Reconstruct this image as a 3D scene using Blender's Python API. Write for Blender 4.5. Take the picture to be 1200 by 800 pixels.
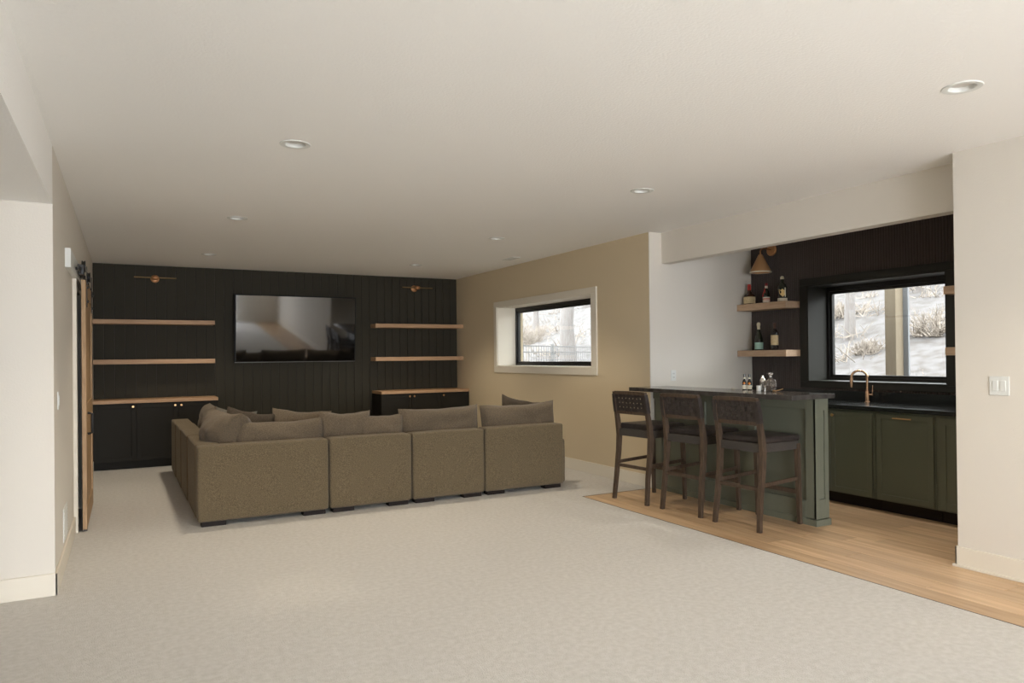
import bpy, bmesh, math, random
from mathutils import Vector, Matrix, noise
for _o in list(bpy.data.objects): bpy.data.objects.remove(_o, do_unlink=True)
scene = bpy.context.scene
C = scene.collection
PI = math.pi
random.seed(7)

# ------------------------------------------------------------------ camera
FPX, CX, CY, HC = 844.52, 609.05, 413.33, 1.42
YAW, PITCH, ROLL = (math.radians(a) for a in (28.6466, 0.3169, -0.6103))
fw = Vector((math.sin(YAW)*math.cos(PITCH), math.cos(YAW)*math.cos(PITCH), math.sin(PITCH)))
rt = Vector((math.cos(YAW), -math.sin(YAW), 0)); up = rt.cross(fw)
r2 = rt*math.cos(ROLL)+up*math.sin(ROLL); u2 = up*math.cos(ROLL)-rt*math.sin(ROLL)
cam = bpy.data.cameras.new('camera'); co = bpy.data.objects.new('camera', cam); C.objects.link(co)
m = Matrix((r2, u2, -fw)).transposed().to_4x4(); m.translation = Vector((0, 0, HC)); co.matrix_world = m
cam.sensor_width = 36; cam.lens = FPX/1200*36
cam.shift_x = -(CX-600)/1200; cam.shift_y = (CY-400)/1200
cam.clip_start = .05; cam.clip_end = 200
scene.camera = co
# ------------------------------------------------------------------ world and light
w = bpy.data.worlds.new('overcast_sky'); scene.world = w; w.use_nodes = True
bg = w.node_tree.nodes['Background']; bg.inputs[0].default_value = (.93, .96, 1, 1); bg.inputs[1].default_value = 8

def area(name, loc, rot, sx, sy, power, col):
    l = bpy.data.lights.new(name, 'AREA'); l.shape = 'RECTANGLE'; l.size = sx; l.size_y = sy
    l.energy = power; l.color = col
    o = bpy.data.objects.new(name, l); C.objects.link(o); o.location = loc; o.rotation_euler = rot
    return o
# daylight through the patio doors behind the camera
area('patio_daylight', (.9, -5.15, 1.1), (PI/2, 0, 0), 4.9, 2.1, 365, (.95, 1, 1.10))
FILL_W, FILL_COL = 82, (1, .87, .68)      # fill added at the unlit ceiling cans to lift the far room
vs = scene.view_settings
vs.view_transform = 'Standard'; vs.look = 'None'; vs.gamma = 1; vs.exposure = 0.58; vs.use_curve_mapping = False
scene.cycles.max_bounces = 10; scene.cycles.diffuse_bounces = 7

# ------------------------------------------------------------------ materials
def mat(name, col, rough=.6, metal=0, col2=None, nscale=None, bump=0, bscale=None, stretch=None, spec=.5, trans=0, ior=1.45, detail=4, coat=0, alpha=None, sheen=0, contrast=(.35, .65)):
    m = bpy.data.materials.new(name); m.use_nodes = True
    nt = m.node_tree; b = nt.nodes['Principled BSDF']
    b.inputs['Base Color'].default_value = (*col, 1); b.inputs['Roughness'].default_value = rough
    b.inputs['Metallic'].default_value = metal; b.inputs['Specular IOR Level'].default_value = spec
    b.inputs['Transmission Weight'].default_value = trans; b.inputs['IOR'].default_value = ior
    b.inputs['Coat Weight'].default_value = coat
    if sheen: b.inputs['Sheen Weight'].default_value = sheen
    if alpha is not None: b.inputs['Alpha'].default_value = alpha
    if col2 or bump:
        tc = nt.nodes.new('ShaderNodeTexCoord'); mp = nt.nodes.new('ShaderNodeMapping')
        nt.links.new(tc.outputs['Object'], mp.inputs[0])
        if stretch: mp.inputs['Scale'].default_value = stretch
    if col2:
        n = nt.nodes.new('ShaderNodeTexNoise'); n.inputs['Scale'].default_value = nscale or 5; n.inputs['Detail'].default_value = detail
        nt.links.new(mp.outputs[0], n.inputs['Vector'])
        r = nt.nodes.new('ShaderNodeValToRGB'); r.color_ramp.elements[0].color = (*col, 1); r.color_ramp.elements[1].color = (*col2, 1)
        r.color_ramp.elements[0].position, r.color_ramp.elements[1].position = contrast
        nt.links.new(n.outputs['Fac'], r.inputs[0]); nt.links.new(r.outputs[0], b.inputs['Base Color'])
    if bump:
        n2 = nt.nodes.new('ShaderNodeTexNoise'); n2.inputs['Scale'].default_value = bscale or 50; n2.inputs['Detail'].default_value = 3
        nt.links.new(mp.outputs[0], n2.inputs['Vector'])
        bp = nt.nodes.new('ShaderNodeBump'); bp.inputs['Strength'].default_value = bump; bp.inputs['Distance'].default_value = .01
        nt.links.new(n2.outputs['Fac'], bp.inputs['Height']); nt.links.new(bp.outputs[0], b.inputs['Normal'])
    return m
M = {}
M['wall'] = mat('wall_paint', (.66, .62, .55), .85, bump=.08, bscale=90)
M['wallr'] = mat('wall_paint_warm_shade', (.60, .50, .34), .85, bump=.08, bscale=90)  # wall paint with the warm, dim light of the far end mixed in
M['trim'] = mat('trim_paint', (.70, .65, .55), .5)
M['ceil'] = mat('ceiling_paint', (.86, .85, .82), .95, bump=.25, bscale=70)
M['white'] = mat('white_plastic', (.68, .69, .66), .4)
M['carpet'] = mat('carpet_pile', (.55, .525, .48), .98, col2=(.625, .60, .56), nscale=30, bump=.9, bscale=160, sheen=.15, detail=6)
M['darkwall'] = mat('dark_green_paint', (.038, .034, .024), .7, spec=.2, bump=.05, bscale=60)
M['blackwall'] = mat('black_panel_paint', (.050, .036, .031), .5, spec=.4)
M['blackgloss'] = mat('black_satin_paint', (.026, .025, .021), .5, spec=.2)
M['cabdark'] = mat('charcoal_cabinet_paint', (.018, .016, .012), .65, spec=.25)
M['green'] = mat('sage_green_paint', (.136, .142, .104), .45, bump=.04, bscale=70)
M['green2'] = mat('deep_green_paint', (.105, .110, .075), .45)
M['oak'] = mat('shelf_oak', (.40, .24, .13), .55, col2=(.50, .315, .18), nscale=6, stretch=(1, 12, 12), bump=.05, bscale=20)
M['oakY'] = mat('shelf_oak_y', (.42, .285, .18), .55, col2=(.50, .35, .235), nscale=6, stretch=(12, 1, 12), bump=.05, bscale=20)
M['oakZ'] = mat('barn_door_oak', (.33, .205, .10), .55, col2=(.43, .28, .15), nscale=6, stretch=(12, 12, 1), bump=.05, bscale=20)
M['stool'] = mat('stool_wood', (.045, .029, .018), .5, col2=(.085, .056, .036), nscale=8, stretch=(14, 14, 1.5), bump=.05, bscale=30)
M['leather'] = mat('stool_leather', (.024, .018, .0165), .42, col2=(.038, .030, .027), nscale=25, bump=.2, bscale=150)
M['seatcloth'] = mat('stool_seat_fabric', (.036, .030, .025), .85, col2=(.056, .048, .040), nscale=160, bump=.3, bscale=300)
M['sofa'] = mat('sofa_tweed', (.085, .063, .034), .95, col2=(.172, .130, .073), nscale=170, bump=.5, bscale=260, sheen=.1, detail=2)
M['pillow'] = mat('pillow_fabric', (.084, .062, .038), .95, col2=(.146, .110, .071), nscale=140, bump=.4, bscale=220, sheen=.1, detail=2)
M['pillowd'] = mat('dark_pillow_fabric', (.042, .031, .020), .95, col2=(.07, .053, .036), nscale=120, bump=.4, bscale=220)
M['pillowg'] = mat('grey_pillow_fabric', (.10, .093, .078), .95, col2=(.14, .13, .11), nscale=120, bump=.3, bscale=220)
M['foot'] = mat('sofa_foot_wood', (.016, .011, .009), .6, spec=.2)
M['counter'] = mat('dark_stone_counter', (.045, .040, .037), .16, col2=(.075, .068, .062), nscale=14, spec=.6)
M['counter2'] = mat('black_stone_counter', (.012, .013, .013), .18, spec=.6)
M['brass'] = mat('brushed_brass', (.62, .38, .18), .32, metal=1)
M['brassd'] = mat('aged_brass', (.50, .26, .12), .42, metal=.85)
M['copper'] = mat('champagne_bronze', (.66, .43, .28), .25, metal=1)
M['iron'] = mat('black_iron', (.018, .017, .016), .45)
M['frame'] = mat('black_window_frame', (.016, .015, .014), .35)
M['tv'] = mat('tv_glass', (.004, .004, .004), .05, spec=1.0, coat=1)
M['tvframe'] = mat('tv_bezel', (.008, .008, .008), .5, spec=.2)
M['steel'] = mat('polished_steel', (.75, .73, .70), .15, metal=1)
M['glass'] = mat('clear_glass', (1, 1, 1), .02, trans=1, ior=1.45)
M['darkglass'] = mat('dark_bottle_glass', (.015, .018, .010), .1, spec=.7)
M['brownglass'] = mat('amber_bottle_glass', (.05, .022, .010), .1, spec=.7)
M['wineglass'] = mat('wine_bottle_glass', (.012, .010, .010), .1, spec=.7)
M['red'] = mat('red_wax', (.50, .03, .02), .4)
M['cream'] = mat('cream_label', (.62, .50, .30), .7, col2=(.52, .41, .23), nscale=60)
M['cream2'] = mat('pale_cream_label', (.66, .62, .50), .7)
M['aqua'] = mat('aqua_label', (.34, .52, .44), .6)
M['goldfoil'] = mat('gold_foil', (.70, .50, .22), .5, metal=.1)
M['foil'] = mat('pale_foil', (.64, .58, .42), .4)
M['orange'] = mat('orange_emblem', (.75, .26, .03), .6)
M['ash'] = mat('bar_shelf_end', (.62, .47, .36), .55)
M['snow'] = mat('leaf_littered_snow', (.083, .075, .073), .9, col2=(.052, .043, .037), nscale=5, bump=.6, bscale=5, detail=9, contrast=(.42, .62))
M['bark'] = mat('pale_bark', (.125, .108, .098), .9, col2=(.15, .137, .13), nscale=5, stretch=(6, 6, 1), bump=.5, bscale=20)
M['twig'] = mat('winter_twigs', (.13, .115, .10), .9)
M['brush'] = mat('dry_brush', (.20, .168, .138), .9)
M['postwood'] = mat('porch_post_wood', (.15, .118, .078), .8, col2=(.17, .136, .092), nscale=5, stretch=(8, 8, 1))
M['postgrey'] = mat('porch_post_grey', (.15, .155, .16), .8)
M['fencemetal'] = mat('fence_metal', (.13, .125, .12), .6)
M['lens'] = mat('frosted_lens', (.68, .66, .63), .6)
M['voiddark'] = mat('void_shade_dark', (.03, .025, .02), .8)  # near-black colour stands in for shade inside the closet
# window pane: thin clear glass that lets the daylight through
mg = bpy.data.materials.new('window_glass'); mg.use_nodes = True; nt = mg.node_tree; nt.nodes.remove(nt.nodes['Principled BSDF'])
tr = nt.nodes.new('ShaderNodeBsdfTransparent'); tr.inputs[0].default_value = (.95, .97, .96, 1)
gl = nt.nodes.new('ShaderNodeBsdfGlossy'); gl.inputs['Roughness'].default_value = .02
mx = nt.nodes.new('ShaderNodeMixShader'); mx.inputs[0].default_value = .05
nt.links.new(tr.outputs[0], mx.inputs[1]); nt.links.new(gl.outputs[0], mx.inputs[2])
nt.links.new(mx.outputs[0], nt.nodes['Material Output'].inputs[0]); M['pane'] = mg
# floor plank: tone per board + grain along Y
def plank_mat():
    m = mat('oak_plank', (.30, .19, .105), .38, spec=.45)
    nt = m.node_tree; b = nt.nodes['Principled BSDF']
    tc = nt.nodes.new('ShaderNodeTexCoord'); mp = nt.nodes.new('ShaderNodeMapping'); mp.inputs['Scale'].default_value = (14, .9, 1)
    oi = nt.nodes.new('ShaderNodeObjectInfo'); n = nt.nodes.new('ShaderNodeTexNoise'); n.noise_dimensions = '4D'
    n.inputs['Scale'].default_value = 1.6; n.inputs['Detail'].default_value = 7; n.inputs['Distortion'].default_value = .6
    mul = nt.nodes.new('ShaderNodeMath'); mul.operation = 'MULTIPLY'; mul.inputs[1].default_value = 30
    nt.links.new(oi.outputs['Random'], mul.inputs[0]); nt.links.new(mul.outputs[0], n.inputs['W'])
    nt.links.new(tc.outputs['Object'], mp.inputs[0]); nt.links.new(mp.outputs[0], n.inputs['Vector'])
    r = nt.nodes.new('ShaderNodeValToRGB'); r.color_ramp.elements[0].color = (.42, .27, .15, 1); r.color_ramp.elements[1].color = (.62, .44, .27, 1)
    r.color_ramp.elements[0].position = .3; r.color_ramp.elements[1].position = .72
    nt.links.new(n.outputs['Fac'], r.inputs[0])
    hs = nt.nodes.new('ShaderNodeHueSaturation'); mr = nt.nodes.new('ShaderNodeMapRange'); mr.inputs[3].default_value = .84; mr.inputs[4].default_value = 1.14
    nt.links.new(oi.outputs['Random'], mr.inputs[0]); nt.links.new(mr.outputs[0], hs.inputs['Value']); nt.links.new(r.outputs[0], hs.inputs['Color'])
    nt.links.new(hs.outputs[0], b.inputs['Base Color']); return m
M['plank'] = plank_mat()

# ------------------------------------------------------------------ mesh helpers
class MB:
    def __init__(s): s.bm = bmesh.new()
    def box(s, x0, x1, y0, y1, z0, z1, bev=0, seg=2, mtx=None):
        vs = bmesh.ops.create_cube(s.bm, size=1)['verts']
        bmesh.ops.scale(s.bm, vec=(x1-x0, y1-y0, z1-z0), verts=vs)
        bmesh.ops.translate(s.bm, vec=((x0+x1)/2, (y0+y1)/2, (z0+z1)/2), verts=vs)
        if bev:
            es = list({e for v in vs for e in v.link_edges})
            r = bmesh.ops.bevel(s.bm, geom=es, offset=bev, segments=seg, profile=.5, affect='EDGES')
            vs = list({v for f in r['faces'] for v in f.verts} | {v for v in vs if v.is_valid})
        if mtx is not None: bmesh.ops.transform(s.bm, matrix=mtx, verts=vs)
        return s
    def tube(s, pts, rad, n=10, cap=True):
        pts = [Vector(p) for p in pts]; rads = rad if isinstance(rad, (list, tuple)) else [rad]*len(pts)
        rings = []; prev = None
        for i, p in enumerate(pts):
            d = (pts[min(i+1, len(pts)-1)]-pts[max(i-1, 0)]).normalized()
            a = (prev - d*prev.dot(d)) if prev is not None else (Vector((0, 0, 1)).cross(d) if abs(d.z) < .9 else Vector((1, 0, 0)).cross(d))
            a.normalize(); prev = a; b = d.cross(a)
            rings.append([s.bm.verts.new(p+(a*math.cos(2*PI*k/n)+b*math.sin(2*PI*k/n))*rads[i]) for k in range(n)])
        for i in range(len(rings)-1):
            for k in range(n): s.bm.faces.new((rings[i][k], rings[i][(k+1) % n], rings[i+1][(k+1) % n], rings[i+1][k]))
        if cap: s.bm.faces.new(rings[0][::-1]); s.bm.faces.new(rings[-1])
        return s
    def beam(s, pts, wx, wy, right=Vector((0, 1, 0))):   # rectangular section along a path; wx in-plane, wy along `right`
        pts = [Vector(p) for p in pts]; rings = []
        for i, p in enumerate(pts):
            d = (pts[min(i+1, len(pts)-1)]-pts[max(i-1, 0)]).normalized()
            a = right - d*right.dot(d); a.normalize(); b = d.cross(a)
            hx = (wx[i] if isinstance(wx, list) else wx)/2; hy = (wy[i] if isinstance(wy, list) else wy)/2
            rings.append([s.bm.verts.new(p+a*sa*hy+b*sb*hx) for sa, sb in ((-1, -1), (1, -1), (1, 1), (-1, 1))])
        for i in range(len(rings)-1):
            for k in range(4): s.bm.faces.new((rings[i][k], rings[i][(k+1) % 4], rings[i+1][(k+1) % 4], rings[i+1][k]))
        s.bm.faces.new(rings[0][::-1]); s.bm.faces.new(rings[-1]); return s
    def lathe(s, prof, n=24, c=(0, 0, 0), square=0):
        rings = []
        for r, z in prof:
            ring = []
            for k in range(n):
                a = 2*PI*k/n; q = r
                if square:
                    e = 2+square*6; q = r/((abs(math.cos(a))**e+abs(math.sin(a))**e)**(1/e))
                ring.append(s.bm.verts.new((c[0]+q*math.cos(a), c[1]+q*math.sin(a), c[2]+z)))
            rings.append(ring)
        for i in range(len(rings)-1):
            for k in range(n): s.bm.faces.new((rings[i][k], rings[i][(k+1) % n], rings[i+1][(k+1) % n], rings[i+1][k]))
        s.bm.faces.new(rings[0][::-1]); s.bm.faces.new(rings[-1]); return s
    def build(s, name, m, parent=None, smooth=False, loc=None):
        bmesh.ops.recalc_face_normals(s.bm, faces=s.bm.faces[:])
        me = bpy.data.meshes.new(name); s.bm.to_mesh(me); s.bm.free()
        me.materials.append(m)
        if smooth:
            for p_ in me.polygons: p_.use_smooth = True
            me.set_sharp_from_angle(angle=math.radians(40))
        o = bpy.data.objects.new(name, me); C.objects.link(o)
        if parent: o.parent = parent
        if loc: o.location = loc
        return o
def tag(o, label, cat, group=None):
    o['label'] = label; o['category'] = cat
    if group: o['group'] = group
    return o
def thing(name, label, cat, loc=(0, 0, 0), rz=0, group=None):
    o = bpy.data.objects.new(name, None); C.objects.link(o); o.location = loc; o.rotation_euler = (0, 0, rz); o.empty_display_size = .1
    return tag(o, label, cat, group)
def struct(name, mb, m, label=None):
    o = mb.build(name, m); o['kind'] = 'structure'
    o['label'] = label or name.replace('_', ' '); o['category'] = name.split('_')[0]
    return o
def piece(name, mesh, parent, loc, rot=None):
    o = bpy.data.objects.new(name, mesh); C.objects.link(o); o.parent = parent; o.location = loc
    if rot: o.rotation_euler = rot
    return o
def copy_tree(o, parent=None):
    c = o.copy(); C.objects.link(c); c.parent = parent
    for ch in list(o.children): copy_tree(ch, c)
    return c

# ------------------------------------------------------------------ setting
H = 2.745; XL = -.388; XR = 4.933; XH = 5.10; XD = 6.442; XN = 4.84; D = 11.26; YS = 6.11; YN = 2.817; YL = 5.223; XW = 4.045; YR = -5.0
HS = 2.384; HB = 2.412
struct('floor', MB().box(-4.2, XW, YR-.2, YS, -.12, 0).box(-4.2, XR+.02, YS, D+.2, -.12, 0), M['carpet'], 'pale beige cut pile carpet covering most of the room')
wf = struct('floor_wood', MB().box(XW, 6.9, YR-.2, YS+.01, -.12, -.012), M['voiddark'], 'light oak plank floor in front of and behind the bar')
# planks run along Y
pw = .178; n_rows = int((XD-XW)/pw)+1
k = 0; mesh_cache = {}
for i in range(n_rows):
    x0 = XW+.003+i*pw; wd = min(pw, XD+.02-x0)
    if wd < .03: continue
    y = YR - random.uniform(0, 1.4)
    while y < YS:
        L = random.choice((1.22, 1.5, 1.82)); y1 = min(y+L, YS); ya = max(y, YR)
        if YS-y1 < .12: y1 = YS; L = YS-y+1
        if y1-ya > .08:
            key = (round(wd, 3), round(y1-ya, 3))
            if key not in mesh_cache:
                b = MB().box(0, wd-.0022, 0, y1-ya-.0022, -.010, 0, bev=.0012, seg=1)
                t_ = b.build('floor_plank', M['plank']); mesh_cache[key] = t_.data; bpy.data.objects.remove(t_)
            piece('floor_plank', mesh_cache[key], wf, (x0, ya, 0))
        y += L
struct('trim_1', MB().box(XW-.001, XW+.003, YR, YS+.002, -.01, .002).box(XW, XR, YS-.003, YS+.002, -.01, .002), M['stool'], 'thin dark seam between carpet and oak floor')
CANS = [(5.72, 4.35), (.924, 4.55), (.924, 7.17), (.924, 9.78), (3.64, 9.72), (3.64, 7.17), (3.65, 4.60), (3.68, 2.09)]
ceil = struct('ceiling', MB().box(XL, XD+.5, YR-.2, D+.2, H, H+.15), M['ceil'], 'matte off white ceiling of the main room')
_c = MB()
for x, y in CANS: _c.lathe([(.066, -.05), (.066, .11)], 32, (x, y, H))
_c = _c.build('cutter', M['ceil']); _m = ceil.modifiers.new('holes', 'BOOLEAN'); _m.object = _c; _m.solver = 'EXACT'
_me = bpy.data.meshes.new_from_object(ceil.evaluated_get(bpy.context.evaluated_depsgraph_get())); ceil.modifiers.clear(); ceil.data = _me
bpy.data.objects.remove(_c)
struct('ceiling_side', MB().box(-4.2, XL-.02, YR-.2, YL+.2, HS, HS+.5).box(XL-.02, XL, YR-.2, YL, HS, H+.05), M['ceil'], 'lowered ceiling and drop edge on the left')
struct('wall_bar_header', MB().box(XH, XH+.12, YN-.02, YS+.01, HB, H+.02), M['wall'], 'dropped header beam over the bar opening')
# left
OY0, OY1, OZ = 7.10, 8.16, 2.06
struct('wall_left', MB().box(XL-.15, XL, YL, OY0, 0, H).box(XL-.15, XL, OY1, D+.1, 0, H).box(XL-.15, XL, OY0, OY1, OZ, H), M['wall'], 'long warm white left wall with the sliding door')
struct('wall_left_front', MB().box(-4.2, XL-.15, YL, YL+.15, 0, HS+.1), M['wall'], 'warm white wall facing the camera at far left')
struct('wall_left_near', MB().box(XL-.15, XL, YR, 2.95, 0, H), M['wall'], 'unseen wall added left of the camera to block light')  # added out of view to keep patio daylight off the left front wall
struct('wall_closet', MB().box(-1.6, XL-.16, OY0-.1, OY0-.05, 0, 2.3).box(-1.6, XL-.16, OY1+.05, OY1+.1, 0, 2.3).box(-1.65, -1.6, OY0-.1, OY1+.1, 0, 2.3).box(-1.65, XL-.16, OY0-.1, OY1+.1, 2.3, 2.35), M['voiddark'], 'closet box behind the sliding door, shade put into its dark colour')  # dark box makes the gap behind the door read as shadow
struct('baseboard_left', MB().box(XL, XL+.014, YL-.014, OY0-.09, 0, .135, bev=.003).box(XL, XL+.014, OY1+.09, 10.76, 0, .135, bev=.003).box(-4.2, XL+.014, YL-.014, YL, 0, .135, bev=.003), M['trim'], 'white baseboard along the left walls')
struct('wall_far_side', MB().box(-4.35, -4.2, YR-.2, -.5, 0, HS+.2).box(-4.35, -4.2, -.5, YL+.2, 0, HS+.2), M['wall'], 'outer wall of the side area, out of view')
struct('wall_rear', MB().box(-4.2, -1.6, YR-.15, YR, 0, H).box(3.4, 7, YR-.15, YR, 0, H).box(-1.6, 3.4, YR-.15, YR, 2.2, H), M['wall'], 'rear wall behind the camera around the patio doors')
pd = MB()
for x in (-1.6, .04, 1.68, 3.32): pd.box(x, x+.08, YR-.10, YR-.04, .02, 2.2)
pd.box(-1.6, 3.4, YR-.10, YR-.04, 2.12, 2.2).box(-1.6, 3.4, YR-.10, YR-.04, 0, .08)
d2 = struct('door_2', pd, M['frame'], 'black framed glass patio doors behind the camera')
# back wall with vertical boards
wb = struct('wall_back', MB().box(XL-.1, XR+.3, D, D+.15, 0, H), M['blackwall'], 'dark olive feature wall of vertical boards')
nb = 42; bw = (XR-XL)/nb
t_ = MB().box(.0022, bw-.0022, -.014, 0, 0, H, bev=.003, seg=1).build('wall_board', M['darkwall']); bme = t_.data; bpy.data.objects.remove(t_)
for i in range(nb): piece('wall_board', bme, wb, (XL+i*bw, D, 0))
# right wall with window
def wall_hole_x(mb, x0, x1, y0, y1, z0, z1, hy0, hy1, hz0, hz1):
    return mb.box(x0, x1, y0, hy0, z0, z1).box(x0, x1, hy1, y1, z0, z1).box(x0, x1, hy0, hy1, z0, hz0).box(x0, x1, hy0, hy1, hz1, z1)
WY0, WY1, WZ0, WZ1 = 7.205, 9.725, 1.28, 2.175
struct('wall_right', wall_hole_x(MB(), XR, XR+.44, YS+.012, D+.15, 0, H, WY0, WY1, WZ0, WZ1), M['wallr'], 'right wall with the deep set window, warm far end shade in its colour')
struct('wall_bar_side', MB().box(XR, XD+.46, YS, YS+.012, 0, H).box(XR+.44, XD+.46, YS+.012, YS+.16, 0, H), M['wall'], 'warm white wall at the end of the bar')
struct('wall_right_near', MB().box(XN, 7, YR, YN, 0, H), M['wall'], 'warm white near right wall beside the bar opening')
struct('baseboard_right', MB().box(XR-.014, XR, YS, 10.76, 0, .135, bev=.003).box(XR-.014, 5.0, YS-.014, YS, 0, .135, bev=.003), M['trim'], 'baseboard along the right wall')
struct('baseboard_right_near', MB().box(XN-.014, XN, YR, YN+.014, 0, .135, bev=.003).box(XN-.026, XN-.012, YR, YN+.026, 0, .018, bev=.004).box(XN-.014, 5.8, YN, YN+.014, 0, .135, bev=.003), M['trim'], 'baseboard and shoe moulding of the near right wall')
# window 1 (right wall)
def window(name, x, X0, y0, y1, z0, z1, fm, label, sash):
    f = MB(); d0, d1 = x, x+.075
    t = .04
    f.box(d0, d1, y0, y0+t, z0, z1).box(d0, d1, y1-t, y1, z0, z1).box(d0, d1, y0+t, y1-t, z0, z0+t*1.05).box(d0, d1, y0+t, y1-t, z1-t*1.5, z1)
    o = struct(name, f, fm, label)
    s = MB(); t2 = .03; a0, a1 = x+.02, x+.06; Y0, Y1, Z0, Z1 = y0+t, y1-t, z0+t*1.05, z1-t*1.5
    s.box(a0, a1, Y0, Y0+t2, Z0, Z1, bev=.003).box(a0, a1, Y1-t2, Y1, Z0, Z1, bev=.003).box(a0, a1, Y0+t2, Y1-t2, Z0, Z0+t2, bev=.003).box(a0, a1, Y0+t2, Y1-t2, Z1-t2, Z1, bev=.003)
    s.build('window_sash', sash, o)
    MB().box(x+.038, x+.042, Y0+t2, Y1-t2, Z0+t2, Z1-t2).build('window_pane', M['pane'], o)
    return o
w1 = window('window_1', 5.235, XR, WY0, WY1, WZ0, WZ1, M['frame'], 'black framed window set deep in the right wall', M['frame'])
MB().box(XR-.004, 5.235, WY0-.002, WY0+.012, WZ0, WZ1).box(XR-.004, 5.235, WY1-.012, WY1+.002, WZ0, WZ1).box(XR-.004, 5.235, WY0, WY1, WZ0-.002, WZ0+.012).box(XR-.004, 5.235, WY0, WY1, WZ1-.012, WZ1+.002).build('window_jamb', M['trim'], w1)
cw = .085
for nm, a in (('casing', (WY0-cw-.03, WY1+cw, WZ1, WZ1+.075)), ('casing', (WY0-cw-.03, WY1+cw, WZ0-.09, WZ0)), ('casing', (WY0-cw-.03, WY0, WZ0, WZ1)), ('casing', (WY1, WY1+cw, WZ0, WZ1))):
    MB().box(XR-.02, XR, *a, bev=.003).build(nm, M['trim'], w1)
# bar wall with window 2
BY0, BY1, BZ0, BZ1 = 3.815, 5.32, 1.12, 2.155
wd = struct('wall_bar', wall_hole_x(MB(), XD, XD+.42, YN-.1, YS, 0, H+.02, BY0, BY1, BZ0, BZ1), M['blackwall'], 'black reeded panel wall behind the bar')
reeds = MB()
yy = YN
while yy < YS-.005:
    y1 = min(yy+.028, YS)
    def reed(z0, z1):
        v = [reeds.bm.verts.new(p) for p in ((XD, yy+.001, z0), (XD-.006, yy+.007, z0), (XD-.006, y1-.007, z0), (XD, y1-.001, z0), (XD, yy+.001, z1), (XD-.006, yy+.007, z1), (XD-.006, y1-.007, z1), (XD, y1-.001, z1))]
        for q in ((0, 1, 5, 4), (1, 2, 6, 5), (2, 3, 7, 6)): reeds.bm.faces.new([v[j] for j in q])
    if y1 < BY0-.07 or yy > BY1+.07: reed(.9, H)
    else: reed(.9, BZ0-.04); reed(BZ1+.05, H)
    yy += .028
rd = reeds.build('reeded_panelling', M['blackwall'], wd); rd['kind'] = 'stuff'
w2 = window('window_2', 6.73, XD, BY0, BY1, BZ0, BZ1, M['frame'], 'black framed window over the bar sink', M['frame'])
MB().box(XD-.01, 6.73, BY0-.002, BY0+.014, BZ0, BZ1).box(XD-.01, 6.73, BY1-.014, BY1+.002, BZ0, BZ1).box(XD-.01, 6.73, BY0, BY1, BZ1-.014, BZ1+.002).box(XD-.02, 6.73, BY0, BY1, BZ0-.002, BZ0+.014).build('window_jamb', M['blackgloss'], w2)
for a in ((BY0-.09, BY1+.09, BZ1, BZ1+.075), (BY0-.09, BY1+.09, BZ0-.06, BZ0), (BY0-.09, BY0, BZ0, BZ1), (BY1, BY1+.09, BZ0, BZ1)):
    MB().box(XD-.016, XD+.001, *a, bev=.003).build('casing', M['blackgloss'], w2)

# ------------------------------------------------------------------ sliding barn door on the left wall
t = thing('door_casing', 'white door casing on the left wall behind the sliding door', 'casing', (XL, 7.0, 0))
MB().box(0, .03, 0.01, .095, 0, 2.11, bev=.002).build('side_casing', M['trim'], t)
MB().box(0, .03, 1.155, 1.24, 0, 2.11, bev=.002).build('side_casing', M['trim'], t)
tag(MB().box(XL, XL+.038, 6.2, 9.6, 2.112, 2.252, bev=.002).build('mounting_board', M['white']), 'long white board on the left wall carrying the black sliding track', 'board')
t = thing('sliding_door_track', 'black iron track above the oak barn door', 'track', (XL+.038, 6.6, 2.165))
MB().box(.022, .03, 0, 2.9, -.02, .02, bev=.002).build('rail', M['iron'], t)
for y in (.15, .8, 1.45, 2.1, 2.75):
    MB().tube([(0, y, 0), (.024, y, 0)], .011, 12).build('spacer', M['iron'], t, True)
    MB().lathe([(.014, 0), (.014, .006), (.009, .012)], 12).build('bolt', M['iron'], t, True, None).matrix_local = Matrix.Translation((.03, y, 0)) @ Matrix.Rotation(PI/2, 4, 'Y')
MB().box(.008, .05, .33, .42, -.03, .055, bev=.004).build('end_stop', M['iron'], t)
t = thing('barn_door', 'oak sliding barn door hanging on black rollers', 'door', (XL+.062, 7.03, 0.018))
dw_, dh, th = 1.28, 2.085, .032
MB().box(.006, .022, .1, dw_-.1, .1, dh-.1).build('door_panel', M['oakZ'], t)
for (y0, y1, z0, z1) in ((0, .12, 0, dh), (dw_-.12, dw_, 0, dh), (.12, dw_-.12, 0, .16), (.12, dw_-.12, dh-.13, dh), (.12, dw_-.12, .92, 1.05)):
    MB().box(0, th, y0, y1, z0, z1, bev=.002).build('door_rail' if y1-y0 > .2 else 'door_stile', M['oakZ'], t)
MB().tube([(th, .2, .78), (th+.035, .2, .79), (th+.035, .2, .95), (th, .2, .96)], .012, 8).build('handle', M['iron'], t, True)
MB().box(.0, th, .02, .06, -.016, 0).build('floor_guide', M['iron'], t)
for y in (.17, dw_-.17):
    h = MB().box(th, th+.006, y-.022, y+.022, dh-.22, dh+.13, bev=.002).build('hanger_strap', M['iron'], t)
    wm = MB().lathe([(.018, -.014), (.05, -.014), (.05, -.008), (.043, -.004), (.043, .004), (.05, .008), (.05, .014), (.018, .014)], 24).build('roller_wheel', M['iron'], h, True)
    wm.matrix_local = Matrix.Translation((.012, y, dh+.13)) @ Matrix.Rotation(PI/2, 4, 'Y')
    for z in (dh-.05, dh-.17):
        MB().tube([(th+.005, y, z), (th+.016, y, z)], .011, 10).build('bolt', M['iron'], h, True)

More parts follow.
